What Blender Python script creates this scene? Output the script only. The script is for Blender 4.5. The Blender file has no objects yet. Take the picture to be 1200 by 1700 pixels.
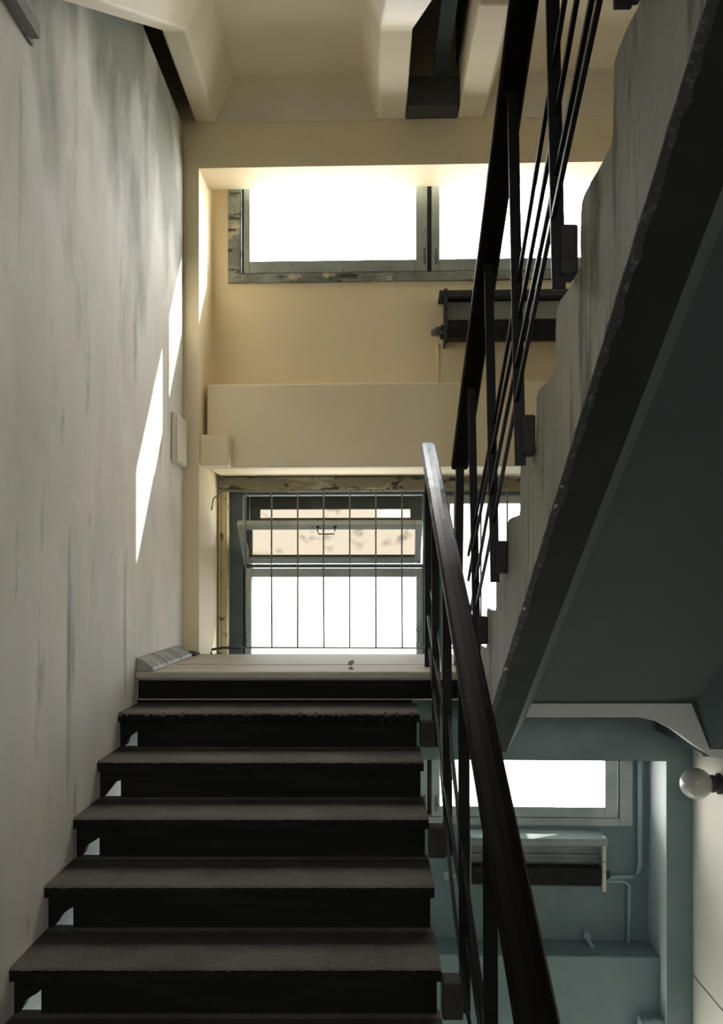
import bpy, bmesh, math, random
from mathutils import Vector, Matrix
random.seed(7)
SC = bpy.context.scene
COL = SC.collection

# ------------------------------------------------------------------ camera
FPX, HX, HY = 1480.0, 613.0, 975.0        # focal length in px, vanishing point of the depth lines
cam = bpy.data.objects.new('camera', bpy.data.cameras.new('camera')); COL.objects.link(cam)
cam.location = (0, 0, 0); cam.rotation_euler = (math.pi/2, 0, 0)
cam.data.sensor_fit = 'VERTICAL'; cam.data.sensor_height = 24
cam.data.lens = 24*FPX/1700
cam.data.shift_y = (HY-850)/1700; cam.data.shift_x = -(HX-600)/1700
cam.data.clip_start = 0.02
SC.camera = cam
SC.view_settings.view_transform = 'Standard'; SC.view_settings.look = 'None'
SC.view_settings.gamma = 1; SC.view_settings.use_curve_mapping = False
SC.view_settings.exposure = 0.0
SC.cycles.use_denoising = True
SC.cycles.max_bounces = 16; SC.cycles.diffuse_bounces = 12; SC.cycles.transparent_max_bounces = 12
SC.cycles.sample_clamp_indirect = 8

# ------------------------------------------------------------------ daylight
W = bpy.data.worlds.new('overcast_sky'); SC.world = W; W.use_nodes = True
bg = W.node_tree.nodes['Background']
bg.inputs[0].default_value = (0.97, 0.985, 1.0, 1); bg.inputs[1].default_value = 21.0
_t = W.node_tree; _c = _t.nodes.new('ShaderNodeTexCoord'); _s = _t.nodes.new('ShaderNodeSeparateXYZ'); _r = _t.nodes.new('ShaderNodeValToRGB')
_m = _t.nodes.new('ShaderNodeMapRange'); _m.inputs[1].default_value = -1; _m.inputs[2].default_value = 1
_t.links.new(_c.outputs['Generated'], _s.inputs[0]); _t.links.new(_s.outputs[2], _m.inputs[0]); _t.links.new(_m.outputs[0], _r.inputs[0]); _t.links.new(_r.outputs[0], bg.inputs[0])
_e = _r.color_ramp.elements; _e[0].position = .40; _e[0].color = (.36, .35, .32, 1); _e[1].position = .51; _e[1].color = (1, .985, .955, 1)   # pale ground below, bright haze above
sun = bpy.data.objects.new('sun', bpy.data.lights.new('sun', 'SUN')); COL.objects.link(sun)
sun.data.energy = 14; sun.data.angle = math.radians(0.6); sun.data.color = (1, .93, .80)
sun.rotation_euler = Vector((-1, -.55, -.80)).to_track_quat('-Z', 'Y').to_euler()

# ------------------------------------------------------------------ facade frame (turned 2 degrees)
TH = math.radians(2.0); CT, ST = math.cos(TH), math.sin(TH)
OX, OY = -1.032, 5.40
def F(u, n, z): return Vector((OX+u*CT+n*ST, OY-u*ST+n*CT, z))
def fu(px, n=0.0):
    t = (px-HX)/FPX
    return (t*(OY+n*CT)-OX-n*ST)/(CT+t*ST)
def fz(py, px=613, n=0.0):
    return (HY-py)/FPX*F(fu(px, n), n, 0).y

# ------------------------------------------------------------------ materials
def nt(name):
    m = bpy.data.materials.new(name); m.use_nodes = True
    t = m.node_tree; b = t.nodes['Principled BSDF']
    return m, t, b
def N(t, kind, **kw):
    n = t.nodes.new(kind)
    for k, v in kw.items():
        if k.startswith('i_'): n.inputs[k[2:].replace('_', ' ')].default_value = v
        else: setattr(n, k, v)
    return n
def ramp(t, stops):
    r = t.nodes.new('ShaderNodeValToRGB'); e = r.color_ramp.elements
    while len(e) < len(stops): e.new(.5)
    for el, (p, c) in zip(e, stops): el.position = p; el.color = (*c, 1) if len(c) == 3 else c
    return r
def paint(name, base, layers=(), rough=.6, bump=.15, bscale=60, metallic=0, stretch=(1, 1, 1), spec=.4):
    """layers: (colour, noise scale, threshold, softness, (sx,sy,sz))"""
    m, t, b = nt(name)
    tc = N(t, 'ShaderNodeTexCoord')
    col = None
    cur = N(t, 'ShaderNodeRGB'); cur.outputs[0].default_value = (*base, 1); col = cur.outputs[0]
    for i, (c, sc, th, so, st) in enumerate(layers):
        mp = N(t, 'ShaderNodeMapping'); mp.inputs['Scale'].default_value = st; mp.inputs['Location'].default_value = (i*3.7, i*1.3, i*2.1)
        t.links.new(tc.outputs['Object'], mp.inputs[0])
        no = N(t, 'ShaderNodeTexNoise'); no.inputs['Scale'].default_value = sc; no.inputs['Detail'].default_value = 6; no.inputs['Roughness'].default_value = .6
        t.links.new(mp.outputs[0], no.inputs['Vector'])
        r = ramp(t, [(max(0, th-so), (0, 0, 0)), (min(1, th+so), (1, 1, 1))])
        t.links.new(no.outputs['Fac'], r.inputs[0])
        mx = N(t, 'ShaderNodeMix', data_type='RGBA'); mx.inputs[7].default_value = (*c, 1)
        t.links.new(r.outputs[0], mx.inputs[0]); t.links.new(col, mx.inputs[6]); col = mx.outputs[2]
    t.links.new(col, b.inputs['Base Color'])
    b.inputs['Roughness'].default_value = rough; b.inputs['Metallic'].default_value = metallic
    b.inputs['Specular IOR Level'].default_value = spec
    if bump:
        no = N(t, 'ShaderNodeTexNoise'); no.inputs['Scale'].default_value = bscale; no.inputs['Detail'].default_value = 5
        t.links.new(tc.outputs['Object'], no.inputs['Vector'])
        bp = N(t, 'ShaderNodeBump'); bp.inputs['Strength'].default_value = bump; bp.inputs['Distance'].default_value = .01
        t.links.new(no.outputs['Fac'], bp.inputs['Height']); t.links.new(bp.outputs[0], b.inputs['Normal'])
    return m
M = {}
M['wall_left'] = paint('old_whitewash', (.82, .775, .70), [((.40, .42, .38), .55, .57, .14, (1, .8, .9)), ((.60, .60, .55), 1.3, .56, .10, (1, 1.6, .55)), ((.70, .69, .66), 2.1, .55, .10, (1, 1.5, .5)),
                       ((.36, .39, .35), 4.5, .66, .05, (1, 1.3, .35)), ((.30, .32, .30), 2.2, .70, .06, (1, 3, .25))], rough=.75, bump=.12, bscale=25)
def stain_and_shade(m):  # blotchy stains; the upward darkening puts upper-wall shade into the colour
    t = m.node_tree; b = t.nodes['Principled BSDF']; src = b.inputs['Base Color'].links[0].from_socket
    tc = N(t, 'ShaderNodeTexCoord'); sp = N(t, 'ShaderNodeSeparateXYZ'); t.links.new(tc.outputs['Object'], sp.inputs[0])
    mr = N(t, 'ShaderNodeMapRange'); mr.inputs[1].default_value = .7; mr.inputs[2].default_value = 2.5; mr.inputs[3].default_value = -.22; mr.inputs[4].default_value = .20; t.links.new(sp.outputs[2], mr.inputs[0])
    mp = N(t, 'ShaderNodeMapping'); mp.inputs['Scale'].default_value = (1, 1.5, .7); t.links.new(tc.outputs['Object'], mp.inputs[0])
    no = N(t, 'ShaderNodeTexNoise'); no.inputs['Scale'].default_value = 1.6; no.inputs['Detail'].default_value = 7; t.links.new(mp.outputs[0], no.inputs['Vector'])
    ad = N(t, 'ShaderNodeMath', operation='ADD'); t.links.new(no.outputs['Fac'], ad.inputs[0]); t.links.new(mr.outputs[0], ad.inputs[1])
    r = ramp(t, [(.48, (1, 1, 1)), (.72, (.33, .36, .32))]); t.links.new(ad.outputs[0], r.inputs[0])
    mx = N(t, 'ShaderNodeMix', data_type='RGBA', blend_type='MULTIPLY'); mx.inputs[0].default_value = 1
    t.links.new(src, mx.inputs[6]); t.links.new(r.outputs[0], mx.inputs[7]); t.links.new(mx.outputs[2], b.inputs['Base Color'])
    return m
M['wall_left'] = stain_and_shade(M['wall_left'])
M['cream'] = paint('cream_paint', (.84, .735, .525), [((.77, .67, .46), 1.2, .55, .18, (1, 1, 1)), ((.45, .36, .22), 14, .74, .04, (1, 1, 1))], rough=.6, bump=.10, bscale=30)
M['blue'] = paint('pale_blue_paint', (.21, .295, .305), [((.175, .25, .26), 1.4, .55, .18, (1, 1, 1)), ((.25, .33, .34), 3, .6, .15, (1, 1, 1))], rough=.55, bump=.10, bscale=30)
M['ceil'] = paint('cream_ceiling', (.78, .72, .58), [((.70, .64, .51), 1.5, .55, .15, (1, 1, 1))], rough=.7, bump=.08, bscale=25)
M['right'] = paint('ivory_wall_paint', (.66, .62, .53), [((.60, .56, .48), 1.5, .55, .15, (1, 1, 1))], rough=.65, bump=.10, bscale=40)
M['side'] = paint('streaked_grey_paint', (.27, .275, .24), [((.37, .36, .30), 3, .5, .12, (1, 1, .5)), ((.10, .105, .09), 14, .60, .07, (1, 1, .12)), ((.08, .08, .07), 7, .72, .04, (1, 1, .6))], rough=.75, bump=.3, bscale=30)
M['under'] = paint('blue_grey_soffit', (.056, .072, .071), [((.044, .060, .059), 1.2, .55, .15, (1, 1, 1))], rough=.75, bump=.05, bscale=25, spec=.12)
M['palebeam'] = paint('pale_beam_paint', (.55, .57, .55), [], rough=.7, bump=.08)
M['reveal'] = paint('pale_lit_reveal', (.66, .70, .70), [], rough=.6, bump=.08)  # whitish reveal, with the window light included in its colour
M['underdark'] = paint('shaded_stringer', (.015, .018, .0175), [((.022, .025, .024), 3, .55, .1, (1, 1, 1))], rough=.8, bump=.08, spec=.1)  # stringer underside, its shade put into the colour
M['underpale'] = paint('lit_chamfer', (.12, .145, .142), [], rough=.75, bump=.05, spec=.15)  # chamfer lightened in colour for the light it catches
M['panel'] = paint('khaki_panel_paint', (.50, .50, .42), [], rough=.6, bump=.05)
M['jamb'] = paint('slate_jamb_paint', (.10, .13, .135), [((.07, .09, .095), 5, .55, .1, (1, 1, 1)), ((.03, .03, .025), 25, .68, .03, (1, 1, 1))], rough=.6, bump=.2)
M['edge'] = paint('chipped_dark_edge', (.03, .032, .03), [((.10, .10, .09), 30, .6, .05, (1, 1, 1))], rough=.9, bump=.5)
M['tread'] = paint('worn_terrazzo', (.12, .11, .096), [((.062, .058, .053), 3, .52, .15, (1, 1, 1)), ((.34, .32, .28), 140, .66, .03, (1, 1, 1)), ((.04, .04, .038), 90, .66, .03, (1, 1, 1))], rough=.75, bump=.35, bscale=90)
def tread_back_shade(m):
    # shade at the back of every tread, put into its colour; nosing stays pale
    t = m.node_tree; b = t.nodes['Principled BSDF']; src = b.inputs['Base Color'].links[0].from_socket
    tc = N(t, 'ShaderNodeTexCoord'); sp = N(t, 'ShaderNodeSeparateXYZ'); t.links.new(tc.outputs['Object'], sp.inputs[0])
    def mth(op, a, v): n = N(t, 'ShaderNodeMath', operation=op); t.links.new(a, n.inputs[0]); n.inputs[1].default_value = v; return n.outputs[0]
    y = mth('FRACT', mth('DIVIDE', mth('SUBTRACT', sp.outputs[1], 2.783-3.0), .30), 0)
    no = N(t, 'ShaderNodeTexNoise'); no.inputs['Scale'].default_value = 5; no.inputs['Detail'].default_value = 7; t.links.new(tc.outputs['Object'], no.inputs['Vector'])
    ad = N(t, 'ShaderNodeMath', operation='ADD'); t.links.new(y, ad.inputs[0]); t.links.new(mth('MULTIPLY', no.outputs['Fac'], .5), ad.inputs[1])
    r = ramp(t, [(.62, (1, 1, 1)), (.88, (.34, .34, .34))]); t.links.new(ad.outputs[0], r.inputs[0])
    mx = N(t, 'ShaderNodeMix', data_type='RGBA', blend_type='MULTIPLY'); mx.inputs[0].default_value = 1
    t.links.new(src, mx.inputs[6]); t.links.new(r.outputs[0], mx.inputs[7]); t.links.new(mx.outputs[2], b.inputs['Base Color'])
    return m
M['shaded_tread'] = tread_back_shade(paint('back_shaded_terrazzo', (.155, .142, .122), [((.09, .084, .075), 3, .52, .15, (1, 1, 1)), ((.34, .32, .28), 140, .66, .03, (1, 1, 1)), ((.04, .04, .038), 90, .66, .03, (1, 1, 1))], rough=.75, bump=.35, bscale=90))
M['riser'] = paint('shade_dark_riser', (.009, .009, .009), [((.018, .0175, .017), 5, .6, .1, (.4, 1, 3))], rough=.85, bump=.3, bscale=50, spec=.2)  # shade on the viewer's side of the steps, put into the colour
M['landing'] = paint('worn_landing_screed', (.50, .46, .39), [((.34, .31, .27), 5, .55, .12, (.3, 3, 1)), ((.10, .09, .08), 30, .72, .03, (.4, 2, 1))], rough=.6, bump=.2, bscale=50)
M['rail'] = paint('dark_brown_handrail', (.006, .0045, .004), [((.012, .007, .006), 12, .6, .1, (1, .3, 1))], rough=.55, bump=.2, bscale=35, spec=.06)
M['iron'] = paint('black_painted_iron', (.007, .0075, .009), [((.02, .018, .016), 25, .68, .05, (1, 1, 1))], rough=.5, bump=.15, bscale=80, spec=.25)
M['worn'] = paint('worn_blue_rail_paint', (.22, .28, .36), [((.04, .05, .07), 45, .56, .04, (1, .5, 1)), ((.45, .50, .58), 20, .64, .04, (1, .4, 1))], rough=.3, bump=.2, bscale=60, spec=.6)
def worn():
    m = paint('worn_blue_rail_paint', (.012, .015, .020), [], rough=.3, bump=.2, bscale=60, spec=.5); t = m.node_tree; b = t.nodes['Principled BSDF']
    tc = N(t, 'ShaderNodeTexCoord'); sp = N(t, 'ShaderNodeSeparateXYZ'); t.links.new(tc.outputs['Object'], sp.inputs[0])
    mr = N(t, 'ShaderNodeMapRange'); mr.inputs[1].default_value = 3.2; mr.inputs[2].default_value = 4.5; mr.inputs[3].default_value = -.22; mr.inputs[4].default_value = .24; t.links.new(sp.outputs[1], mr.inputs[0])
    no = N(t, 'ShaderNodeTexNoise'); no.inputs['Scale'].default_value = 26; no.inputs['Detail'].default_value = 9; no.inputs['Roughness'].default_value = .65
    mp = N(t, 'ShaderNodeMapping'); mp.inputs['Scale'].default_value = (1, .35, .35); t.links.new(tc.outputs['Object'], mp.inputs[0]); t.links.new(mp.outputs[0], no.inputs['Vector'])
    ad = N(t, 'ShaderNodeMath', operation='ADD'); t.links.new(no.outputs['Fac'], ad.inputs[0]); t.links.new(mr.outputs[0], ad.inputs[1])
    r = ramp(t, [(.50, (.012, .015, .020)), (.54, (.15, .21, .31)), (.70, (.32, .42, .58))]); t.links.new(ad.outputs[0], r.inputs[0]); t.links.new(r.outputs[0], b.inputs['Base Color'])
    m2 = N(t, 'ShaderNodeMapRange'); m2.inputs[1].default_value = 3.2; m2.inputs[2].default_value = 4.1; m2.inputs[3].default_value = .06; m2.inputs[4].default_value = .5; t.links.new(sp.outputs[1], m2.inputs[0]); t.links.new(m2.outputs[0], b.inputs['Specular IOR Level'])
    m3 = N(t, 'ShaderNodeMapRange'); m3.inputs[1].default_value = 3.2; m3.inputs[2].default_value = 4.1; m3.inputs[3].default_value = .55; m3.inputs[4].default_value = .3; t.links.new(sp.outputs[1], m3.inputs[0]); t.links.new(m3.outputs[0], b.inputs['Roughness'])
    return m
M['worn'] = worn()
M['bracket'] = paint('grey_bracket', (.045, .044, .040), [((.03, .03, .027), 8, .55, .1, (1, 1, 1))], rough=.8, bump=.3)
M['frame'] = paint('flaking_grey_frame', (.27, .30, .29), [((.16, .18, .17), 5, .52, .08, (1, 1, 1)), ((.52, .47, .36), 9, .62, .03, (.6, 1, 1)), ((.045, .04, .03), 14, .58, .05, (.5, 1, 1.5))], rough=.7, bump=.4, bscale=60)
M['sash'] = paint('grey_blue_sash', (.30, .34, .34), [((.22, .26, .26), 4, .55, .1, (1, 1, 1)), ((.05, .05, .04), 35, .68, .03, (1, 1, 1))], rough=.6, bump=.25, bscale=60)
M['whitesash'] = paint('white_grey_sash', (.50, .53, .50), [((.35, .38, .37), 4, .55, .1, (1, 1, 1)), ((.08, .08, .07), 35, .69, .03, (1, 1, 1))], rough=.6, bump=.25, bscale=60)
M['casing'] = paint('ochre_casing', (.52, .42, .23), [((.60, .52, .34), 5, .55, .1, (1, 1, .5)), ((.20, .11, .05), 16, .62, .03, (1, 1, 1)), ((.10, .09, .06), 9, .70, .04, (1, 1, .5))], rough=.7, bump=.4, bscale=60)
M['headcasing'] = paint('peeling_head_casing', (.22, .20, .14), [((.42, .38, .28), 7, .55, .04, (.5, 1, 2)), ((.04, .035, .03), 18, .60, .03, (.6, 1, 1))], rough=.8, bump=.5, bscale=60)
M['darkwood'] = paint('dark_outer_frame', (.035, .037, .03), [((.07, .07, .05), 6, .6, .1, (1, 1, 1))], rough=.8, bump=.3)
M['wire'] = paint('cream_wire', (.22, .21, .17), [((.08, .07, .06), 25, .6, .05, (1, 1, 1))], rough=.5, bump=0)
M['plastic'] = paint('yellowed_plastic', (.70, .66, .55), [], rough=.45, bump=0)
M['radgrey'] = paint('radiator_grey', (.34, .38, .38), [((.24, .28, .28), 6, .55, .1, (1, 1, 1)), ((.08, .08, .08), 30, .70, .03, (1, 1, 1))], rough=.5, bump=.1)
M['raddark'] = paint('radiator_dark', (.035, .036, .036), [((.08, .08, .075), 12, .62, .06, (1, 1, 1))], rough=.7, bump=.2)
M['pipeblue'] = paint('pipe_blue_paint', (.36, .48, .51), [], rough=.45, bump=.05)
M['steel'] = paint('old_steel', (.20, .20, .19), [((.08, .07, .06), 30, .6, .05, (1, 1, 1))], rough=.5, bump=.1, metallic=.4)
M['tile'] = paint('grey_skirting_tile', (.34, .36, .34), [((.20, .21, .20), 9, .55, .1, (1, 1, 1)), ((.06, .06, .055), 20, .68, .04, (1, 1, 1))], rough=.55, bump=.3)
M['globe'] = paint('opal_glass', (.42, .42, .38), [], rough=.22, bump=0, spec=.5)
M['duct'] = paint('grey_duct', (.22, .23, .22), [], rough=.6, bump=.05)
M['slot'] = paint('raw_dark_concrete', (.07, .07, .065), [], rough=.9, bump=.2)
M['dim'] = paint('grey_concrete', (.30, .30, .28), [((.22, .22, .21), 2, .5, .15, (1, 1, 1))], rough=.8, bump=.1)

def glass(name, dirt=.12, tint=(1, 1, 1), blotch=None, tr_col=.85):
    m = bpy.data.materials.new(name); m.use_nodes = True; t = m.node_tree; t.nodes.clear()
    out = N(t, 'ShaderNodeOutputMaterial'); tr = N(t, 'ShaderNodeBsdfTransparent'); tr.inputs[0].default_value = (*tint, 1)
    gl = N(t, 'ShaderNodeBsdfGlossy'); gl.inputs['Roughness'].default_value = .05
    tl = N(t, 'ShaderNodeBsdfTranslucent'); tl.inputs[0].default_value = (tr_col, tr_col, tr_col*.95, 1)
    df = N(t, 'ShaderNodeBsdfDiffuse'); df.inputs[0].default_value = (.5, .48, .42, 1)
    a0 = N(t, 'ShaderNodeMixShader'); a0.inputs[0].default_value = .35; t.links.new(tl.outputs[0], a0.inputs[1]); t.links.new(df.outputs[0], a0.inputs[2])
    a = N(t, 'ShaderNodeMixShader'); b = N(t, 'ShaderNodeMixShader'); b.inputs[0].default_value = .04
    t.links.new(tr.outputs[0], a.inputs[1]); t.links.new(a0.outputs[0], a.inputs[2])
    tc = N(t, 'ShaderNodeTexCoord'); no = N(t, 'ShaderNodeTexNoise'); no.inputs['Scale'].default_value = 7; no.inputs['Detail'].default_value = 8
    t.links.new(tc.outputs['Object'], no.inputs['Vector'])
    lo, hi = (.40, .75) if blotch is None else blotch
    r = ramp(t, [(lo, (dirt*.5,)*3), (hi, (min(1, dirt*2),)*3)]); t.links.new(no.outputs['Fac'], r.inputs[0]); t.links.new(r.outputs[0], a.inputs[0])
    t.links.new(a.outputs[0], b.inputs[1]); t.links.new(gl.outputs[0], b.inputs[2]); t.links.new(b.outputs[0], out.inputs[0])
    return m
M['glass'] = glass('window_glass', .06)
M['haze'] = glass('hazy_window_glass', .10, (.46, .47, .49))
M['dirty'] = glass('dirty_vent_glass', .30, (.255, .238, .21), (.56, .78), .06)

# ------------------------------------------------------------------ mesh helpers
class MB:
    def __init__(s): s.bm = bmesh.new()
    def box(s, x0, x1, y0, y1, z0, z1, fac=False, mat=0, xf=None):
        vs = []
        for x in (x0, x1):
            for y in (y0, y1):
                for z in (z0, z1):
                    p = F(x, y, z) if fac else Vector((x, y, z))
                    if xf: p = xf @ p
                    vs.append(s.bm.verts.new(p))
        for f in ((0, 1, 3, 2), (4, 6, 7, 5), (0, 4, 5, 1), (2, 3, 7, 6), (0, 2, 6, 4), (1, 5, 7, 3)):
            s.bm.faces.new([vs[i] for i in f]).material_index = mat
        return s
    def fbox(s, u0, u1, n0, n1, z0, z1, mat=0): return s.box(u0, u1, n0, n1, z0, z1, True, mat)
    def sweep(s, sections, mat=0, caps=True, endskew=False):
        """sections: list of lists of points, same count, closed rings"""
        if endskew: sections[-1] = [Vector((p.x, yend(p.x), p.z)) for p in sections[-1]]
        rings = [[s.bm.verts.new(p) for p in sec] for sec in sections]
        k = len(rings[0])
        for a, b in zip(rings, rings[1:]):
            for i in range(k):
                s.bm.faces.new((a[i], a[(i+1) % k], b[(i+1) % k], b[i])).material_index = mat
        if caps:
            s.bm.faces.new(rings[0][::-1]).material_index = mat; s.bm.faces.new(rings[-1]).material_index = mat
        return s
    def prism_x(s, poly_yz, x0, x1, mat=0):
        return s.sweep([[Vector((x0, y, z)) for y, z in poly_yz], [Vector((x1, y, z)) for y, z in poly_yz]], mat)
    def tube(s, pts, r, seg=10, mat=0):
        pts = [Vector(p) for p in pts]; secs = []
        for i, p in enumerate(pts):
            d = (pts[min(i+1, len(pts)-1)]-pts[max(i-1, 0)]).normalized()
            a = d.cross(Vector((0, 0, 1)) if abs(d.z) < .9 else Vector((1, 0, 0))).normalized(); b = d.cross(a)
            secs.append([p+a*r*math.cos(2*math.pi*k/seg)+b*r*math.sin(2*math.pi*k/seg) for k in range(seg)])
        return s.sweep(secs, mat)
    def bar(s, p, q, w, h, up=Vector((1, 0, 0)), mat=0):
        """rectangular bar from p to q; w along 'up', h across"""
        p, q = Vector(p), Vector(q); d = (q-p).normalized(); a = (up-d*up.dot(d)).normalized()*w/2; b = d.cross(a).normalized()*h/2
        return s.sweep([[c-a-b, c+a-b, c+a+b, c-a+b] for c in (p, q)], mat)
    def lathe(s, c, axis, prof, seg=28, mat=0):
        c = Vector(c); ax = Vector(axis).normalized(); a = ax.orthogonal().normalized(); b = ax.cross(a)
        return s.sweep([[c+ax*h+(a*math.cos(2*math.pi*k/seg)+b*math.sin(2*math.pi*k/seg))*max(r, 1e-4) for k in range(seg)] for h, r in prof], mat)
    def build(s, name, mat, parent=None, bevel=0, smooth=False, bseg=2, rough=0, cuts=0):
        bmesh.ops.recalc_face_normals(s.bm, faces=s.bm.faces)
        if bevel: bmesh.ops.bevel(s.bm, geom=[e for e in s.bm.edges if e.calc_face_angle(0) > .5], offset=bevel, segments=bseg, profile=.5, affect='EDGES', clamp_overlap=True)
        me = bpy.data.meshes.new(name); s.bm.to_mesh(me); s.bm.free()
        for mm in (mat if isinstance(mat, (list, tuple)) else [mat]): me.materials.append(M[mm])
        if smooth:
            for p in me.polygons: p.use_smooth = True
        o = bpy.data.objects.new(name, me); COL.objects.link(o)
        if parent:
            o.parent = parent; o.matrix_parent_inverse = Matrix.Translation(-parent.location) if parent.type == 'EMPTY' else Matrix()
        return o
def structure(o): o['kind'] = 'structure'; return o
def thing(name, loc, label, cat, group=None):
    o = bpy.data.objects.new(name, None); o.empty_display_size = .1; COL.objects.link(o); o.location = loc
    return tag(o, label, cat, group)
def tag(o, label, cat, group=None):
    o['label'] = label; o['category'] = cat
    if group: o['group'] = group
    if o.type == 'MESH':      # origin to the base of the thing
        vs = o.data.vertices; n = len(vs)
        c = Vector((sum(v.co.x for v in vs)/n, sum(v.co.y for v in vs)/n, min(v.co.z for v in vs)))
        o.data.transform(Matrix.Translation(-c)); o.location = c
    return o
def copy_thing(o, delta, label=None):
    c = o.copy(); COL.objects.link(c); c.location = o.location+Vector(delta)
    if label: c['label'] = label
    for ch in list(o.children):
        d = ch.copy(); COL.objects.link(d); d.parent = c; d.matrix_parent_inverse = ch.matrix_parent_inverse.copy()
        for g in ch.children:
            e = g.copy(); COL.objects.link(e); e.parent = d
    return c

# ------------------------------------------------------------------ measures
XL = -1.125                              # left wall
UR = fu(1107, 0); UC = fu(1150, 0); XR = F(UC, 0, 0).x
LZ = -.406                               # half-landing level
ZT = 5.3                                 # closed top of the shaft
ZB = -4.0                                # lower half-landing
UL = -.36
XG = .2254                               # gap side end of first flight

# ------------------------------------------------------------------ room shell
m = MB().box(XL-.3, XL, -3, 4.30, ZB-.2, ZT).box(XL-.3, XL, 4.30, 5.85, ZB-.2, 2.79).box(XL-.3, XL-.22, 4.30, 5.85, 2.79, ZT, mat=1)
structure(m.build('wall_left', ['wall_left', 'slot']))
zj = -2.303
m = MB().box(XR, XR+.3, -3, 5.75, zj+.006, ZT).box(XR+.008, XR+.3, -3, 5.75, zj-.006, zj+.006, mat=1).box(XR, XR+.3, -3, 5.75, ZB-.2, zj-.006, mat=0)
structure(m.build('wall_right', ['right', 'edge']))
bx0, bx1, bz0, bz1 = -.55, .95, .55, 1.45  # opening for the added window
m = MB().box(XL-.3, bx0, -3.2, -3, ZB-.2, ZT).box(bx1, XR+.3, -3.2, -3, ZB-.2, ZT).box(bx0, bx1, -3.2, -3, ZB-.2, bz0).box(bx0, bx1, -3.2, -3, bz1, ZT)
structure(m.build('wall_back', 'right'))
structure(MB().box(XL-.3, XR+.3, -3, 5.75, ZT, ZT+.2).build('ceiling', 'slot'))
structure(MB().box(XL, XR, -3, 5.3, ZB-.2, ZB).build('floor', 'slot'))

D = .38                                   # depth of the window recess
DB = .60                                  # depth of the stair window
zTopBeam = fz(205, 400); zBeam = fz(277, 480)
zBandT = fz(637, 480, .12); zBandB = fz(776, 480, .12)
zSillA = fz(470, 480, D)
zBeamL = fz(1263, 980); zBandLT = fz(1588, 980, .12)
zSillC = fz(1370, 980, D)
uJ0, uJ1 = fu(378, D-.02), fu(1050, D-.02)
m = MB()
# pilasters
for z0, z1, k in ((-.5, ZT, 0), (ZB-.2, -.5, 1)):
    m.fbox(UL, 0, 0, .47, z0, z1, k); m.fbox(UR, UC+.15, 0, .47, z0, z1, k)
# beams above the recesses
m.fbox(0, UR, 0, .29, zBeam, ZT, 0)
m.fbox(0, UR, .29, .47, zBeam+.20, ZT, 0)
m.fbox(0, UR, 0, .29, zBeamL, -.545, 1)
m.fbox(0, UR, .29, 1.1, zBeamL+.14, -.60, 1)
m.fbox(UL, 0, .47, 1.1, -.65, zBandT, 0); m.fbox(UR, UC+.15, .47, 1.1, -.65, zBandT, 0)
# recess walls under and beside the windows
def recess(zb, zs, zt, mat):
    m.fbox(0, UR, D, D+.09, zb, zs, mat)
    m.fbox(0, uJ0, D, D+.09, zs, zt, mat); m.fbox(uJ1, UR, D, D+.09, zs, zt, mat)
recess(zBandB+.02, zSillA, zBeam+.22, 0)
recess(zBandLT-.5, zSillC, zBeamL+.2, 1)
structure(m.build('wall_front', ['cream', 'blue']))
# the projecting bands (ledges) under the windows
structure(MB().fbox(.022, UR, .12, .75, zBandB, zBandT).build('trim_1', 'cream', bevel=.008))
structure(MB().fbox(0, UR-.0, .12, .75, zBandLT-.52, zBandLT).build('trim_2', 'blue', bevel=.008))
structure(MB().fbox(UR-.004, UR+.01, .003, D, zBandLT-.6, zBeamL).build('lit_reveal_lining', 'reveal'))
# little stepped corbels at the ends of the bands
u0, u1 = -.004, fu(381, .05)
structure(MB().fbox(u0, u1, .02, .14, zBandB+.002, fz(722, 380, .05)).build('trim_3', 'cream', bevel=.012))
structure(MB().fbox(fu(1062, .05), UR+.004, .02, .14, zBandLT-.60, fz(1690, 1080, .05)).build('trim_4', 'blue', bevel=.012))
# wall below the lower stair window (closes the shaft under the landing)
structure(MB().fbox(0, UR, .75, 1.1, ZB-.2, zBandLT-1.9).build('trim_5', 'blue'))

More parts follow.
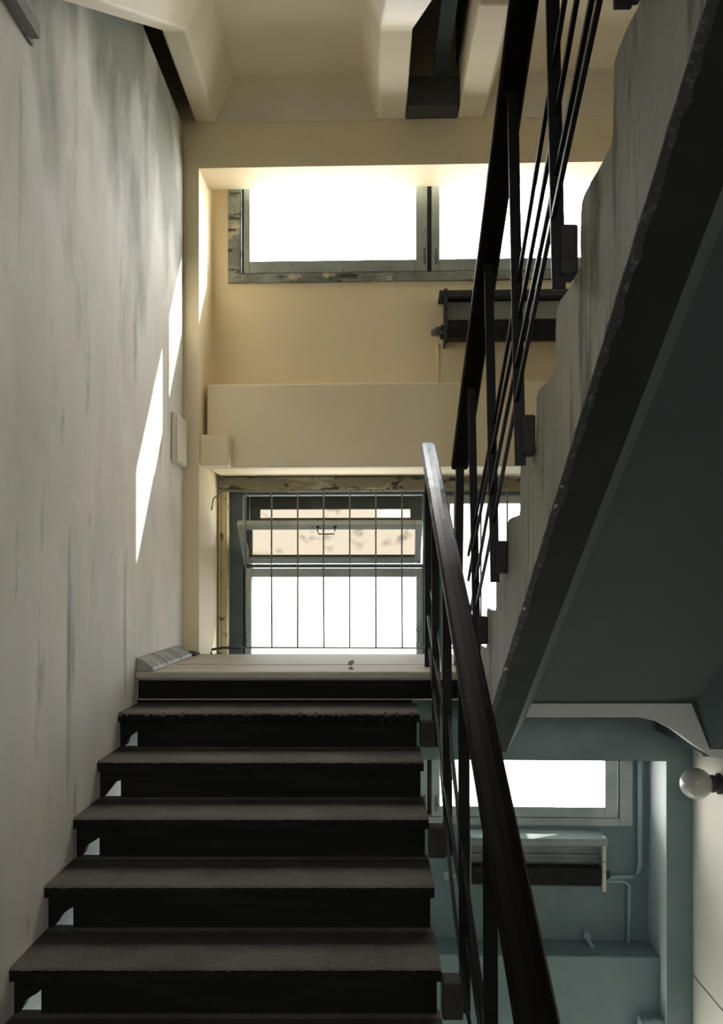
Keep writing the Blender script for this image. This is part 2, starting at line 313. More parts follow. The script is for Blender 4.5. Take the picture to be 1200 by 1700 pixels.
# ------------------------------------------------------------------ windows
def ring(m, u0, u1, z0, z1, wl, wr, wb, wt, n0, n1, mat=0):
    m.fbox(u0, u0+wl, n0, n1, z0, z1, mat); m.fbox(u1-wr, u1, n0, n1, z0, z1, mat)
    m.fbox(u0+wl, u1-wr, n0, n1, z0, z0+wb, mat); m.fbox(u0+wl, u1-wr, n0, n1, z1-wt, z1, mat)
    return m
def hi_window(num, zsill, zrebate, zglass, ztop, sashmat, framemat):
    n0 = D-.02
    root = thing('window_%d' % num, F((uJ0+uJ1)/2, n0, zsill), '', ''); del root['label']; del root['category']; structure(root)
    # frame: jambs, sill, head and a mullion, with a deeper rebate behind the gaps
    e = fu(398.5, n0); g = fu(713, n0)
    fr = MB(); ring(fr, uJ0, uJ1, zsill, ztop, e-uJ0, e-uJ0, zrebate-zsill, .04, n0, n0+.10)
    fr.build('window_frame', framemat, root, bevel=.004); fr = MB()
    ring(fr, uJ0+.02, uJ1-.02, zsill+.01, ztop, e-uJ0+.02, e-uJ0+.02, zrebate-zsill+.02, .05, n0+.07, n0+.115)
    fr.fbox(g-.035, g+.035, n0+.06, n0+.115, zsill+.01, ztop)
    fr.build('rebate', 'darkwood', root)
    for a, b, gl, gr in ((404.5, 709, 416, 690), (716.5, 1025, 730, 1003)):
        ua, ub, ug, uh = fu(a, n0), fu(b, n0), fu(gl, n0+.03), fu(gr, n0+.03)
        s = MB(); ring(s, ua, ub, zrebate+.004, ztop-.045, ug-ua, ub-uh, zglass-zrebate-.004, .03, n0+.005, n0+.055)
        so = s.build('sash', sashmat, root, bevel=.004)
        MB().fbox(ug-.005, uh+.005, n0+.028, n0+.032, zglass-.005, ztop-.05).build('pane', 'glass', so)
    for px in (705, 724):
        l = MB(); uu = fu(px, n0); l.fbox(uu-.006, uu+.006, n0-.004, n0+.006, zglass-.03, zglass+.07); l.fbox(uu-.010, uu+.010, n0-.008, n0+.004, zglass+.0, zglass+.018)
        l.build('latch', 'steel', root)
    return root
hi_window(1, zSillA, fz(455, 500, D), fz(434, 500, D), zBeam+.22, 'sash', 'frame')
w3 = hi_window(3, zSillC, fz(1357, 900, D), fz(1339, 900, D), zBeamL+.14, 'whitesash', 'whitesash')

# unseen window added behind the viewer to brighten the front wall
root = structure(thing('window_4', ((bx0+bx1)/2, -3.05, bz0), '', '')); del root['label']; del root['category']
m = MB()
for a, b, c, d in ((bx0, bx0+.05, bz0, bz1), (bx1-.05, bx1, bz0, bz1), (bx0+.05, bx1-.05, bz0, bz0+.05), (bx0+.05, bx1-.05, bz1-.05, bz1), (.10, .15, bz0+.05, bz1-.05)): m.box(a, b, -3.10, -3.03, c, d)
m.build('window_frame', 'whitesash', root)  # frame of the added window
MB().box(bx0+.04, bx1-.04, -3.07, -3.066, bz0+.04, bz1-.04).build('pane', 'glass', root)  # pane of the added window
# stair window in the middle (window_2): casing, frame, fixed sash, tilted vent sash, outer transom
n0 = .56
root = structure(thing('window_2', F(1.2, n0, -.6), '', '')); del root['label']; del root['category']
zh = zBandB+.0; zhb = fz(815, 500, n0); zbot = -.60
c = MB().fbox(0, fu(357, n0)+.002, n0+.02, n0+.12, zbot, zh, 1)
c.fbox(.006, fu(368, n0), n0-.02, n0+.06, zbot, zhb, 0).fbox(fu(368.6, n0), fu(378, n0), n0-.02, n0+.07, zbot, zhb, 0)
c.fbox(UR-.06, UR, n0, n0+.07, zbot, zhb, 0)
c.build('casing', ['casing', 'darkwood'], root, bevel=.003)
MB().fbox(.0, UR, n0-.02, n0+.06, zhb, zh-.006).build('head_casing', 'headcasing', root, bevel=.004)
f = MB(); ring(f, fu(379, .66), UR-.02, zbot, zhb+.03, fu(404, .66)-fu(379, .66), .08, .10, .05, .64, .72)
zt_bar0, zt_bar1 = fz(943, 550, .68)+.002, fz(936, 550, .68)-.002
ua = fu(693, .66); ub = fu(741, .66)
f.fbox(ua+.035, ub-.02, .64, .72, zbot, zhb+.03)
f.fbox(fu(404, .66), ua+.04, .665, .74, zt_bar0, zt_bar1)
f.build('window_frame', 'jamb', root, bevel=.004)
MB().fbox(fu(396, .73), fu(414, .73), .722, .76, zbot, zhb+.03).build('rebate', 'darkwood', root)
# fixed lower sash
zt = fz(943, 550, .68); zg = fz(958, 550, .70)
s = MB(); ring(s, fu(407, .68), fu(702, .68), zbot+.05, zt, .045, .045, .06, zt-zg, .66, .72)
so = s.build('sash', 'whitesash', root, bevel=.004)
MB().fbox(fu(415, .69), fu(695, .69), .688, .692, zbot+.08, zg+.01).build('pane', 'haze', so)
# right sash (one tall pane)
s = MB(); zt2 = fz(822, 780, .68); ring(s, fu(737, .68), UR-.10, zbot+.05, zt2, .04, .05, .06, zt2-fz(836, 780, .68), .66, .72)
so = s.build('sash', 'whitesash', root, bevel=.004)
MB().fbox(fu(742, .69), UR-.13, .688, .692, zbot+.08, zt2-.02).build('pane', 'haze', so)
# vent sash hinged at its foot, leaning into the room
hb = F(0, .68, fz(936, 550, .68)); ht = F(0, .43, fz(871, 550, .43))
ang = math.atan2(.68-.43, ht.z-hb.z); H = math.hypot(.68-.43, ht.z-hb.z)
nb = .68; zb = hb.z
uA, uB = fu(404, .68), fu(700, .68)-.005
def vent(mb, a, b, h0, h1, d0, d1, mat=0):     # local: u, distance up the sash, depth outward
    vs = []
    for u in (a, b):
        for d in (d0, d1):
            for h in (h0, h1):
                vs.append(mb.bm.verts.new(F(u, nb-h*math.sin(ang)+d*math.cos(ang), zb+h*math.cos(ang)+d*math.sin(ang))))
    for fc in ((0, 1, 3, 2), (4, 6, 7, 5), (0, 4, 5, 1), (2, 3, 7, 6), (0, 2, 6, 4), (1, 5, 7, 3)):
        mb.bm.faces.new([vs[i] for i in fc]).material_index = mat
v = MB(); st = .042
vent(v, uA, uA+st, 0, H, 0, .045); vent(v, uB-st, uB, 0, H, 0, .045); vent(v, uA+st, uB-st, 0, .045, 0, .045); vent(v, uA+st, uB-st, H-.045, H, 0, .045)
vo = v.build('vent_sash', 'whitesash', root, bevel=.004)
v = MB(); vent(v, uA+st-.004, uB-st+.004, .04, H-.04, .022, .026); v.build('pane', 'dirty', vo)
def vp(u, h, d): return F(u, nb-h*math.sin(ang)+d*math.cos(ang), zb+h*math.cos(ang)+d*math.sin(ang))
ha, hc = fu(527, .43), fu(556, .43)
v = MB(); v.tube([vp(ha, H-.02, .0), vp(ha, H-.02, -.03), vp(ha+.006, H-.05, -.036), vp(hc-.006, H-.05, -.036), vp(hc, H-.02, -.03), vp(hc, H-.02, 0)], .004, 8)
for q in (ha, hc): v.lathe(vp(q, H-.02, 0), vp(0, 0, -1)-vp(0, 0, 0), [(0, .0), (0, .011), (.006, .009), (.008, 0)], 12)
v.build('handle', 'raddark', vo)
# outer window: dark boards with a narrow transom pane
o = MB(); zo0 = fz(874, 550, .95); zo1 = zh+.15
sa, sb, sc_, sd = fu(431, .95), fu(681, .95), fz(860, 550, .95), fz(845, 550, .95)
uo0, uo1 = 0, fu(741, .95)
o.fbox(uo0, sa, .93, .99, zo0, zo1); o.fbox(sb, uo1, .93, .99, zo0, zo1); o.fbox(sa, sb, .93, .99, zo0, sc_); o.fbox(sa, sb, .93, .99, sd, zo1)
o.fbox(uo0, fu(418, .95), .93, .99, zbot, zo0); o.fbox(fu(700, .95), uo1, .93, .99, zbot, zo0)
oo = o.build('outer_transom', 'darkwood', root)
MB().fbox(sa, sb, .955, .959, sc_, sd).build('pane', 'dirty', oo)
# little latch on the middle stile
l = MB(); uu = fu(695, .64); l.fbox(uu-.004, uu+.004, .628, .64, fz(1068, 695, .64), fz(1045, 695, .64))
for py in (1045, 1070): l.tube([F(uu+.018*math.cos(a*.6), .632, fz(py, 695, .64)+.018*math.sin(a*.6)) for a in range(12)], .003, 6)
l.build('latch', 'steel', root)
# lining that closes the box between band and outer window
structure(MB().fbox(0, UR, .75, 1.1, zBandB-.0, zBandT+.1).build('trim_6', 'darkwood'))

# wire grille
ng = .32; g = thing('window_grille', F(1.0, ng, fz(1076, 500, ng)), 'cream painted wire grille across the landing window', 'grille')
zt_, zb_ = fz(815, 362, ng), fz(1075, 362, ng)
uG0, uG1 = fu(362, ng), UR-.02
MB().tube([F(uG0, ng, zt_), F(uG1, ng, zt_)], .0065, 8).build('top_rail', 'wire', g, smooth=True)
MB().tube([F(uG0+.02, ng, zb_), F(uG1, ng, zb_)], .005, 8).build('bottom_rail', 'wire', g, smooth=True)
px = 365.0; k = 0; uw = fu(408, ng); du = fu(451, ng)-uw
u = uw
while u < uG1:
    j = random.uniform(-.002, .002)
    MB().tube([F(u, ng, zt_), F(u+j, ng-.002, (zt_+zb_)/2), F(u-j, ng, zb_)], .0055, 6).build('wire', 'wire', g, smooth=True); u += du
MB().tube([F(.015, ng-.04, zb_-.035), F(.02, ng-.05, zb_-.01), F(uG0+.035, ng-.01, zb_), F(uG0+.15, ng-.01, zb_-.004)], .008, 8).build('hook', 'raddark', g, smooth=True)
MB().tube([F(.004, ng+.03, zt_-.12), F(.02, ng, zt_-.05), F(uG0+.03, ng, zt_), F(uG0+.06, ng, zt_)], .005, 8).build('hook', 'steel', g, smooth=True)

# ------------------------------------------------------------------ convector radiators and pipes
def radiator(u0, u1, zt, zb, light, label, fins_z, valve_u):
    n_b, n_f = D, .16
    r = thing('radiator', F((u0+u1)/2, n_f, zb), label, 'radiator', 'wall convectors under the windows')
    a, b, cc = ('radgrey', 'radgrey', 'radgrey') if light else ('raddark', 'raddark', 'panel')
    hgt = zt-zb
    m = MB().fbox(u0-.03, u1+.01, n_f, n_f+.05, zt-.045, zt).fbox(u0-.03, u1+.01, n_f+.05, n_b, zt-.02, zt); m.build('top_rail', a, r, bevel=.006)
    m = MB().fbox(u0+.01, u1-.01, .30, .32, zb+.05, zt-.03)
    if light:
        for k in range(3): m.fbox(u0+.01, u1-.01, .27, .30, zt-.09-k*.055, zt-.075-k*.055)
    m.build('back_panel', cc, r, bevel=.003)
    for uu in (u0, u1-.022):
        m = MB().fbox(uu, uu+.022, n_f+.005, n_f+.035, zb-.01, zt+.01).fbox(uu+.004, uu+.016, n_f+.02, n_b, zb+.01, zt-.02)
        br = m.build('bracket', 'plastic' if (light and uu > u0) else a, r, bevel=.002)
        for q in (.35, .55): MB().lathe(F(uu+.011, n_f+.006, zb+hgt*q), F(0, -1, 0)-F(0, 0, 0), [(0, 0), (0, .006), (.003, .005), (.004, 0)], 8).build('screw', 'steel', br)
    m = MB(); x = u0+.03; z0, z1 = fins_z
    while x < u1-.03: m.fbox(x, x+.0025, n_f+.02, n_b-.09, z0, z1); x += .011
    m.fbox(u0+.025, u1-.025, n_f+.03, n_b-.10, z0+.004, z1-.004)
    m.tube([F(u0-.02, (n_f+n_b)/2-.06, (z0+z1)/2+.01), F(u1+.03, (n_f+n_b)/2-.06, (z0+z1)/2+.01)], .022, 12)
    m.tube([F(u0-.02, (n_f+n_b)/2+.0, (z0+z1)/2-.02), F(u1+.03, (n_f+n_b)/2+.0, (z0+z1)/2-.02)], .022, 12)
    m.build('fin_block', 'raddark', r)
    zv = (z0+z1)/2-.01; nv = (n_f+n_b)/2-.06
    m = MB().lathe(F(valve_u-.025, nv, zv), F(1, 0, 0)-F(0, 0, 0), [(0, 0), (0, .020), (.01, .028), (.03, .028), (.04, .014), (.06, .013), (u0-valve_u+.03, .013)], 14)
    m.lathe(F(valve_u+.02, nv, zv), Vector((0, 0, -1)), [(-.03, 0), (-.03, .012), (.02, .015), (.035, 0)], 12)
    m.build('valve', 'radgrey' if light else 'steel', r, smooth=False)
    return r
uRa = fu(737, .17); uRb = fu(1006, .17)
radiator(uRa, uRb, fz(481, 740, .16), fz(566, 740, .16), False, 'dark convector radiator on the cream wall below the upper window', (fz(560, 740, .16), fz(528, 740, .16)), fu(722, .2))
uRa2 = fu(776, .17)
radiator(uRa2, uRb, fz(1393, 990, .16), fz(1478, 990, .16), True, 'grey convector radiator on the blue wall below the lower window', (fz(1474, 990, .16), fz(1443, 990, .16)), fu(742, .2))
npip = D-.03
pts = [F(uRb+.02, npip, fz(1458, 1010, npip)), F(fu(1052, npip), npip, fz(1457, 1050, npip)), F(fu(1059, npip), npip, fz(1450, 1060, npip)), F(fu(1062, npip), npip, fz(1436, 1060, npip)), F(fu(1062, npip), npip, zBeamL+.05)]
tag(MB().tube(pts, .017, 12).build('heating_pipe', 'pipeblue', smooth=True), 'blue painted heating pipe climbing the recess corner beside the lower window', 'pipe')
pts = [F(uRb+.02, npip, fz(1464, 1010, npip)), F(fu(1036, npip), npip, fz(1463, 1040, npip)), F(fu(1044, npip), npip, fz(1470, 1040, npip)), F(fu(1044, npip), npip, fz(1500, 1040, npip)), F(fu(1042, npip), npip, zBandLT+.002)]
tag(MB().tube(pts, .013, 12).build('heating_pipe', 'pipeblue', smooth=True), 'short blue pipe dropping from the grey radiator to the ledge', 'pipe')
uu = fu(975, .3); tag(MB().tube([F(uu, D, zBandLT+.05), F(uu, .30, zBandLT+.035), F(uu+.02, .24, zBandLT+.006)], .014, 10).lathe(F(uu, .34, zBandLT+.045), F(0, -1, 0)-F(0, 0, 0), [(0, 0), (0, .022), (.03, .022), (.03, 0)], 10).build('pipe_stub', 'pipeblue', smooth=False),
    'short blue pipe stub lying on the lower ledge', 'pipe')
tag(MB().tube([F(fu(727, npip), D-.006, fz(570, 727, npip)), F(fu(727, npip), D-.006, fz(634, 727, npip))], .004, 8).build('cable', 'cream', smooth=True), 'thin cream cable running down the wall below the dark radiator', 'cable')

# ------------------------------------------------------------------ half landing and stair flight going up to it
XA_ = .55
lm = MB().box(XL, XR, 4.283, 5.385, LZ-.035, LZ, mat=0).box(XL, XA_, 4.31, 5.385, LZ-.14, LZ-.035, mat=1).box(XA_, XR, 4.45, 5.385, LZ-.14, LZ-.035, mat=1)
structure(lm.build('floor_landing', ['landing', 'riser'], bevel=.008))
structure(MB().box(XL, XR, 5.39, 5.44, LZ-.16, LZ-.001).build('trim_7', 'blue'))
# screed joints and a crack are shallow battens of darker filler in the landing
cr = MB()
yj = 4.66
cr.box(XL+.12, .55, yj, yj+.006, LZ-.004, LZ+.0012)
for i in range(8): cr.box(-.105+random.uniform(-.012, .012), -.09+random.uniform(-.004, .012), 4.40+i*.07, 4.47+i*.07, LZ-.004, LZ+.0015)
structure(cr.build('trim_8', 'edge'))

RISE, GO, Y0, Z0 = .157, .30, 2.783, -1.19
sawp = [(1.9, ZB), (1.9, Z0-3*RISE-.05)]
for k in range(-3, 5): sawp += [(Y0+GO*k+.037, Z0+RISE*k-.05), (Y0+GO*(k+1)+.037, Z0+RISE*k-.05)]
sawp += [(4.32, -.55), (5.38, -.55), (5.38, ZB)]
structure(MB().prism_x(sawp, XL-.01, XL+.003).build('trim_18', 'blue'))
fl = thing('stair_flight', (-.45, 2.0, -1.66), 'dark worn stair flight climbing away to the landing, seen from the front', 'stairs')
def chipped(m, x0, x1, y0, y1, z0, z1, seed, chip=.004, n=60, mat=0):
    """tread slab with a slightly broken nosing"""
    rnd = random.Random(seed); secs = []
    for i in range(n+1):
        x = x0+(x1-x0)*i/n
        c = rnd.random()**3*chip; d = rnd.random()**3*chip
        big = chip*2.2 if (rnd.random() < .06) else 0
        secs.append([Vector((x, y0+c+big, z0+.003)), Vector((x, y0+d, z0+(z1-z0)*.45)), Vector((x, y0+c+big*.6, z1-.006-d-big*.5)), Vector((x, y0+.010+big, z1)), Vector((x, y1, z1)), Vector((x, y1, z0))])
    nf = len(m.bm.faces); m.sweep(secs, mat); m.bm.faces.ensure_lookup_table()
    for fc in m.bm.faces[nf:]:
        cz = fc.calc_center_median()
        if cz.y < y0+.03 and cz.z < z1-.010: fc.material_index = 1  # nosing front takes the riser's shade colour
for k in range(-3, 5):
    yn, zn = Y0+GO*k, Z0+RISE*k
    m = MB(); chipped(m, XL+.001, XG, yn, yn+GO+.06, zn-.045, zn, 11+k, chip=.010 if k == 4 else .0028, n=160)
    m.build('tread', ['shaded_tread', 'riser'], fl)
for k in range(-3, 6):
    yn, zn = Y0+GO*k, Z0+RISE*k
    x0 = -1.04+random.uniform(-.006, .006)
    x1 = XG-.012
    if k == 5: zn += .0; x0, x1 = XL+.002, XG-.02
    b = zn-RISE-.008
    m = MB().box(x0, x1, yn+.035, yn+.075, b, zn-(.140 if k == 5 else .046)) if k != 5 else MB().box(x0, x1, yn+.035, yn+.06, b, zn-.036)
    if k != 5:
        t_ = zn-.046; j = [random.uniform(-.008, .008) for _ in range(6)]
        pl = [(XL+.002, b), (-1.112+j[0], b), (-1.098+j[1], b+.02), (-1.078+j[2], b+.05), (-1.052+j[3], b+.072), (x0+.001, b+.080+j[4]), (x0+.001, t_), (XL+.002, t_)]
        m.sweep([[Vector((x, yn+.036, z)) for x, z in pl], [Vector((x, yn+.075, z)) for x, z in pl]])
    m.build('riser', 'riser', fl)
def sx(x0, x1, mat):
    y0, z0 = Y0-3*GO, Z0-4*RISE
    pl = [(y0+.08, z0-.02)]
    for k in range(-3, 5):
        yn, zn = Y0+GO*k+.08, Z0+RISE*k-.047
        pl += [(yn, zn), (yn+GO, zn)]
    pl += [(4.42, LZ-.20), (4.42, LZ-.42), (y0+.3, z0-.16)]
    return MB().prism_x(pl, x0, x1)
sx(-.93, -.80, 0).build('stringer', 'riser', fl); sx(-.02, .13, 0).build('stringer', 'riser', fl)

# skirting tiles on the landing along the left wall
tiles = [(4.30, 4.60), (4.615, 4.94), (4.95, 5.22)]
lab = ['grey skirting tile at the left wall nearest the stair edge', 'grey skirting tile at the left wall between two others', 'grey skirting tile at the left wall nearest the window corner']
for (a, b), L in zip(tiles, lab):
    x = XL+.001; r = random.uniform(-.004, .004)
    o = MB().sweep([[Vector((x, yy, LZ+.001)), Vector((x+.085+r, yy, LZ+.001)), Vector((x+.080+r, yy, LZ+.018)), Vector((x+.02, yy, LZ+.062)), Vector((x, yy, LZ+.068))] for yy in (a, b)]).build('skirting_tile', 'tile', bevel=.004)
    tag(o, L, 'tile', 'skirting tiles on the landing')
o = MB().box(XL+.015, XL+.105, 5.255, 5.385, LZ, LZ+.012).box(XL+.03, XL+.08, 5.28, 5.37, LZ+.012, LZ+.024).build('tile_shard', 'edge', bevel=.004); tag(o, 'dark broken tile shard in the corner of the landing under the window', 'tile')

# ------------------------------------------------------------------ flight going up from the landing towards the camera, right
fr = thing('stair_flight', (1.2, 4.45, LZ), 'grey flank and shadowed underside of the stair flight overhead on the right', 'stairs')
def lowz(y): return .954-.587*(y-1.448)
R2, G2, Y2, L2 = .1845, .31, 2.01, 1.005
def saw(inset=0.0):
    pl = []
    for k in range(-5, 8):
        pl += [(Y2+G2*k, L2-R2*k), (Y2+G2*(k+1), L2-R2*k)]
    return pl
ya, yb = .46, 4.42
def jag(pl, amp, seed, step=.05):
    rnd = random.Random(seed); out = []
    for (y0, z0), (y1, z1) in zip(pl, pl[1:]):
        L = math.hypot(y1-y0, z1-z0); n = max(1, int(L/step))
        for i in range(n):
            t = i/n; out.append((y0+(y1-y0)*t+rnd.uniform(-amp, amp), z0+(z1-z0)*t+rnd.uniform(-amp, amp)))
    out.append(pl[-1]); return out
top = saw(); top[-1] = (4.49, top[-1][1])
def flank():
    # rounded, worn step corners
    pl = []
    for i, (y, z) in enumerate(top):
        outer = (i % 2 == 1)            # nosing corners stand out
        if 0 < i < len(top)-1 and outer:
            c = .035+random.uniform(-.012, .03); pl += [(y-c, z+random.uniform(0, .006)), (y-.010, z-.010), (y+random.uniform(-.004, .004), z-c)]
        elif 0 < i < len(top)-1:
            pl += [(y, z+.018), (y+.018, z)]
        else: pl.append((y, z))
    return jag(pl, .0035, 3, .06)
fp = flank()
bot = jag([(4.49, lowz(4.49)), (ya, lowz(ya))], .004, 5, .045)
poly = fp+[(4.49, LZ)]+bot
XA, XB, XC = .55, .70, .80
OFF = .205
m = MB()
m.prism_x(poly, XA, XA+.010, 0)
fo = m.build('flank', 'side', fr)
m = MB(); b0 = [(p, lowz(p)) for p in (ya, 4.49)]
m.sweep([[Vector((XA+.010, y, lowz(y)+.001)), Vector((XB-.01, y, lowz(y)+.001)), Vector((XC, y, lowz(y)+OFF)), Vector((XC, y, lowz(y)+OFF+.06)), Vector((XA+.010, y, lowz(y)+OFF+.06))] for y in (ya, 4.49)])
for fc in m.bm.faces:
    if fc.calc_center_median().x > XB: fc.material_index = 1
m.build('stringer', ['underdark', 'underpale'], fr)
# rough dark arris along the lower edge
m = MB(); rnd = random.Random(9); secs = []
n = 150
for i in range(n+1):
    y = ya+(4.40-ya)*i/n; h = .002+rnd.random()**2*.009; w = .004+rnd.random()**2*.010
    z = lowz(y); secs.append([Vector((XA-.0015, y, z-.004)), Vector((XA+.012+w, y, z-.005)), Vector((XA+.012+w, y, z+.01)), Vector((XA-.0015, y, z+h))])
m.sweep(secs).build('broken_arris', 'edge', fr)
XD, XE = F(fu(1145, -1.0), -1.0, 0).x, None
XD = 1.59
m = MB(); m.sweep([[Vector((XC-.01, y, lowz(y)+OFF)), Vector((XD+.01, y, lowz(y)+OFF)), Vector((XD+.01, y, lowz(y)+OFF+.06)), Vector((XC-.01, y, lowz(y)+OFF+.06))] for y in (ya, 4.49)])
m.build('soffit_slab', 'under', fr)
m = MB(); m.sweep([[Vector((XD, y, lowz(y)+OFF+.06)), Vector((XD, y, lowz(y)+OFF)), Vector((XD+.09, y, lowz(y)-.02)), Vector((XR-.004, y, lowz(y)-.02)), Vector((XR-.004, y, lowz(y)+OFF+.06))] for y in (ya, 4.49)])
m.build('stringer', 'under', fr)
for k in range(-5, 8):
    y = Y2+G2*k; z = L2-R2*k
    MB().box(XA+.046, XR-.004, y, y+G2+.03, z-.05, z-.004).box(XA+.046, XR-.004, y+G2-.03, y+G2, z-R2-.0, z-.05).build('step', 'tread', fr)
# landing edge beam with its haunch at the right wall
hz = [(XC, -.565), (XC-.03, -.642), (1.33, -.642), (1.42, -.662), (1.52, -.715), (1.62, -.79), (1.70, -.84), (XR, -.86), (XR, -.50), (XC, -.50)]
structure(MB().sweep([[Vector((x, 4.40, z)) for x, z in hz], [Vector((x+.0, 4.52, z)) for x, z in hz]]).build('trim_9', 'palebeam'))
structure(MB().box(XA, XR, 4.40, 4.52, -.555, LZ-.14).build('trim_10', 'ceil'))
# rib of the landing in the gap
structure(MB().box(XA, XB, 4.49, 5.40, -.80, LZ-.14).box(1.70, XR, 4.52, 5.40, -.85, LZ-.14).build('trim_11', 'under'))
structure(MB().box(XL, XR, 5.30, 5.40, -.80, LZ-.14).build('trim_12', 'blue'))

# ------------------------------------------------------------------ flights and landing slabs overhead
def yend(x): return OY-(x-OX)*math.tan(TH)-.004
def channel(name_parts, x0, x1, xa, xb, xc, xd, path, parent, mat, off=.25, th=.08):
    """two stringers with sloped inner faces and a slab between, swept along path [(y,z_bottom)]"""
    m = MB(); m.sweep([[Vector((x0, y, z)), Vector((xa, y, z)), Vector((xb, y, z+off)), Vector((xb, y, z+off+th)), Vector((x0, y, z+off+th))] for y, z in path], endskew=True); m.build('stringer', mat, parent, bevel=.012)
    m = MB(); m.sweep([[Vector((xd, y, z)), Vector((x1, y, z)), Vector((x1, y, z+off+th)), Vector((xc, y, z+off+th)), Vector((xc, y, z+off))] for y, z in path], endskew=True); m.build('stringer', mat, parent, bevel=.012)
    m = MB(); m.sweep([[Vector((xb-.02, y, z+off)), Vector((xc+.02, y, z+off)), Vector((xc+.02, y, z+off+th)), Vector((xb-.02, y, z+off+th))] for y, z in path], endskew=True); m.build('soffit_slab', mat, parent)
zU = 2.81
f3 = thing('stair_flight', (-.42, .6, 1.94), 'cream ribbed stair flight and landing slab overhead at the upper left', 'stairs')
channel('', -1.05, .218, -.925, -.80, -.04, .055, [(1.2, zU-.555*3.3), (4.5, zU), (5.392, zU)], f3, 'ceil')
m = MB(); m.sweep([[Vector((x, yend(x), zU)), Vector((x, yend(x)-.06, zU+.27)), Vector((x, yend(x), zU+.27))] for x in (-.93, .06)]); m.build('end_rib', 'ceil', f3)
for k in range(10):
    y = 4.45-.3*k; z = zU+.36-.166*(k+1)
    MB().box(-1.05, .218, y-.3, y, z-.06, z+.10).build('step', 'dim', f3)
f4 = thing('stair_flight', (1.2, 4.3, 3.2), 'cream ribbed landing slab overhead at the upper right behind the black railing', 'stairs')
channel('', .528, XR-.005, .68, .76, XR-.25, XR-.15, [(2.2, zU+.6*2.1), (4.3, zU), (5.392-.03, zU)], f4, 'ceil')
m = MB(); m.sweep([[Vector((x, yend(x), zU)), Vector((x, yend(x)-.06, zU+.27)), Vector((x, yend(x), zU+.27))] for x in (.67, XR-.14)]); m.build('end_rib', 'ceil', f4)
# dark slot between the two slabs
structure(MB().box(.222, .524, 5.20, 5.392, zU+.002, zU+.17).build('trim_13', 'slot'))
structure(MB().box(.37, .45, 3.2, 5.2, zU+.17, zU+.23).build('trim_14', 'under'))
structure(MB().box(.20, .54, 3.0, 5.38, 3.9, 4.0).build('trim_15', 'slot'))
structure(MB().box(.218, .228, 4.5, 5.35, zU+.33, 3.9).box(.52, .528, 4.4, 5.35, zU+.33, 3.9).build('trim_16', 'slot'))
# floors behind the camera
structure(MB().box(XL, .34, -3, 1.86, -1.81, -1.66).build('floor_hall', 'slot'))
structure(MB().box(.34, XR, -3, .9, -1.81, -1.66).build('floor_hall', 'slot'))
structure(MB().box(XL, XR, -3, .44, 1.70, 1.93).build('ceiling_hall', 'slot'))

# ------------------------------------------------------------------ railings
def post(m_name, p, q, parent, w=.036, h=.014): return MB().bar(p, q, w, h).build(m_name, 'iron', parent, bevel=.002)
def handrail(p, q, w, h, parent, worn=None):
    p, q = Vector(p), Vector(q); d = (q-p).normalized(); a = Vector((1, 0, 0)); a = (a-d*a.dot(d)).normalized(); b = d.cross(a).normalized()
    if b.z < 0: b = -b
    prof = [(-.5, -.35), (-.42, -.5), (.42, -.5), (.5, -.35), (.5, .1), (.40, .40), (.15, .5), (-.15, .5), (-.40, .40), (-.5, .1)]
    def sec(c, s=1): return [c+a*x*w*s+b*y*h*s for x, y in prof]
    L = (q-p).length; n = 14
    m = MB()
    if worn:
        cut = worn; pw = p+d*cut
        m.sweep([sec(p+d*(L-.0)), sec(pw)])
        o = m.build('handrail', 'rail', parent, bevel=0)
        w_ = MB(); w_.sweep([sec(pw), sec(p+d*.02), sec(p, .9)]); w_.build('worn_handrail_end', 'worn', parent)
    else:
        m.sweep([sec(q), sec(p+d*.015), sec(p, .92)]); o = m.build('handrail', 'rail', parent)
    return o
RB = thing('stair_railing', (.49, 4.3, LZ), 'black iron stair railing climbing the upper right flight', 'railing')
def rz2(y): return 1.676-.60*(y-2.97)
XR2 = .475
handrail((XR2, 4.70, rz2(4.70)), (XR2, .9, rz2(.9)), .090, .05, RB)
for i, y in enumerate([1.77, 2.37, 2.97, 3.57, 4.17]):
    L = L2-R2*round((y-.08-Y2)/G2-.5)
    zb_ = {2.37: .79, 2.97: .405, 3.57: .02, 4.17: -.25}.get(y, 1.15)
    if y == 4.17: zb_ = -.30
    post('post', (XR2+.028, y, zb_), (XR2+.002, y, rz2(y)-.02), RB)
    br = MB().box(XR2+.03, XA-.001, y-.03, y+.05, zb_+.035, zb_+.165).build('bracket', 'bracket', RB, bevel=.006)
post('newel_post', (XR2-.01, 4.68, LZ+.0), (XR2, 4.68, rz2(4.68)-.01), RB, .042, .03)
MB().bar((XR2-.05, 4.66, .347), (XR2+.06, 4.66, .347), .012, .03).build('tie_bar', 'iron', RB)
def bend(y, k): return .006*math.sin(y*2.3+k*1.7)
for k, off in enumerate((.657, .78, .94, 1.055)):
    pts = [(XR2+.018+bend(y, k), y, rz2(y)-off) for y in [1.3+i*.31 for i in range(11)] if rz2(y)-off > LZ+.01]
    m = MB(); m.sweep([[Vector(p)+Vector(v) for v in ((-.006, 0, -.009), (.006, 0, -.009), (.006, 0, .009), (-.006, 0, .009))] for p in pts]); m.build('rod', 'iron', RB)

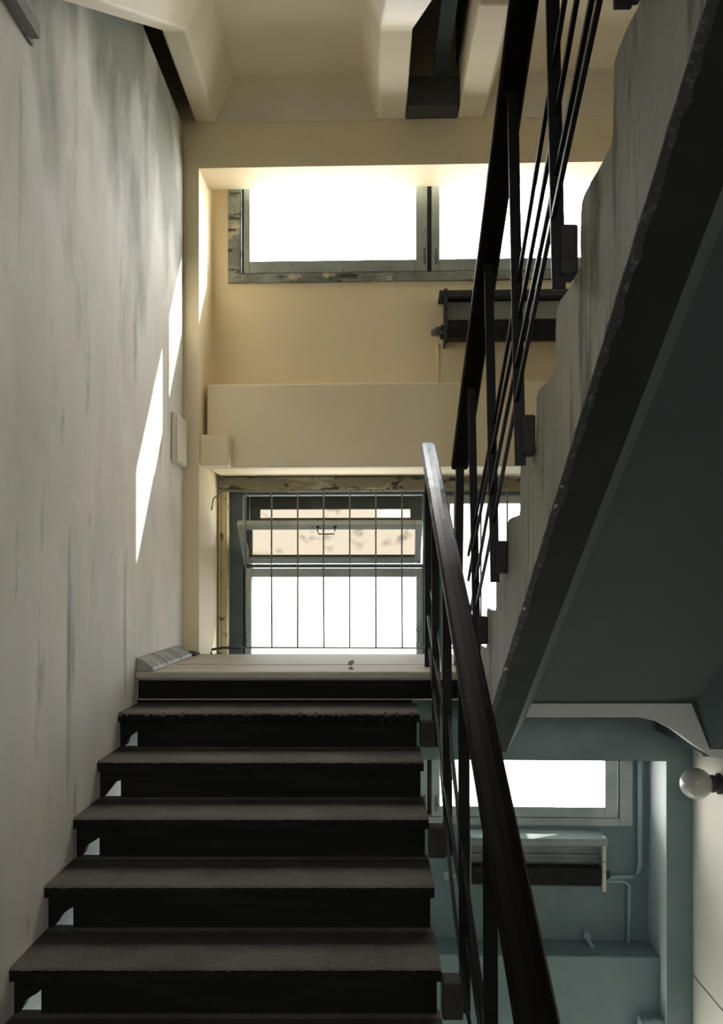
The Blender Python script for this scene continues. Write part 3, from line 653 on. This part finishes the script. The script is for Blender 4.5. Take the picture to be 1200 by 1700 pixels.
RA = thing('stair_railing', (.30, 3.2, -1.2), 'black iron stair railing with worn blue rail end beside the dark treads', 'railing')
def rz1(y): return .704-.495*(4.53-y)
XR1 = .300
handrail((XR1, 4.56, rz1(4.56)), (XR1-.006, 1.0, rz1(1.0)), .078, .05, RA, worn=1.5)
for y in (2.22, 2.84, 3.46, 4.06, 4.66):
    k = round((y-Y0)/GO-.2)
    if y > 4.6: post('post', (XR1-.002, 4.52, LZ+.002), (XR1, 4.52, rz1(4.52)-.02), RA, .036, .016); continue
    zt_n = Z0+RISE*k
    zb_ = zt_n-.165
    post('post', (XR1+.004, y, zb_), (XR1, y, rz1(y)-.02), RA)
    MB().box(XG+.001, XR1-.008, y-.075, y+.01, zb_+.01, zb_+.125).build('bracket', 'bracket', RA, bevel=.006)
for k, off in enumerate((.657, .78, .94, 1.055)):
    pts = [(XR1+bend(y, k+3)*1.8, y, rz1(y)-off) for y in [1.5+i*.152 for i in range(21)] if y < 4.5]
    m = MB(); m.sweep([[Vector(p)+Vector(v) for v in ((-.006, 0, -.009), (.006, 0, -.009), (.006, 0, .009), (-.006, 0, .009))] for p in pts]); m.build('rod', 'iron', RA)

# ------------------------------------------------------------------ small fittings
jb = thing('junction_box', (XL, 5.15, .72), 'cream electrical box on the left wall beside the window pilaster', 'electrical box')
MB().box(XL+.001, XL+.026, 5.06, 5.35, .715, 1.0).build('backplate', 'ceil', jb, bevel=.004)
MB().box(XL+.026, XL+.034, 5.07, 5.34, .725, .99).build('cover', 'plastic', jb, bevel=.006)
tag(MB().box(XL+.001, XL+.045, 1.3, 2.93, 1.80, 1.85).box(XL+.001, XL+.012, 2.90, 2.96, 1.795, 1.90).build('cable_duct', 'duct', bevel=.004), 'dark grey cable duct on the left wall at the top left corner', 'cable duct')
yl = 1.0; tl = (1186-HX)/FPX; yl = XR/tl*.985; zl = -(1301-HY)/FPX*yl
lp = thing('wall_lamp', (XR, yl, zl), 'round opal globe lamp on a black socket on the ivory right wall', 'lamp')
MB().lathe((XR+.0, yl, zl), (-1, 0, 0), [(0, 0), (0, .058), (.012, .058), (.018, .046), (.030, .043), (.035, .048), (.050, .048), (.055, .040), (.062, 0)], 28).build('socket', 'raddark', lp)
MB().lathe((XR-.045, yl, zl), (-1, 0, 0), [(0, .036)]+[(.086*(1-math.cos(a))+.0, .086*math.sin(a)) for a in [math.radians(30+i*7.5) for i in range(20)]]+[(.172, 0)], 32).build('globe', 'globe', lp, smooth=True)

# ------------------------------------------------------------------ daylight portals in the window openings
def portal(name, u0, u1, z0, z1, n):
    l = bpy.data.lights.new(name, 'AREA'); l.shape = 'RECTANGLE'; l.size = u1-u0; l.size_y = z1-z0
    l.cycles.is_portal = True
    o = bpy.data.objects.new(name, l); COL.objects.link(o); o.location = F((u0+u1)/2, n, (z0+z1)/2)
    o.rotation_euler = (F(0, -1, 0)-F(0, 0, 0)).to_track_quat('-Z', 'Y').to_euler()
portal('portal_upper', uJ0, uJ1, zSillA, zBeam+.22, D+.13)
portal('portal_stair', 0, UR, -.6, zBandB, 1.05)
portal('portal_lower', uJ0, uJ1, zSillC, zBeamL+.14, D+.13)
portal('portal_bottom', 0, UR, zBandLT-1.9, zBandLT-.52, 1.0)

l = bpy.data.lights.new('portal_fill', 'AREA'); l.shape = 'RECTANGLE'; l.size = bx1-bx0; l.size_y = bz1-bz0; l.cycles.is_portal = True  # portal of the added window behind the viewer
o = bpy.data.objects.new('portal_fill', l); COL.objects.link(o); o.location = ((bx0+bx1)/2, -3.15, (bz0+bz1)/2); o.rotation_euler = Vector((0, 1, 0)).to_track_quat('-Z', 'Y').to_euler()
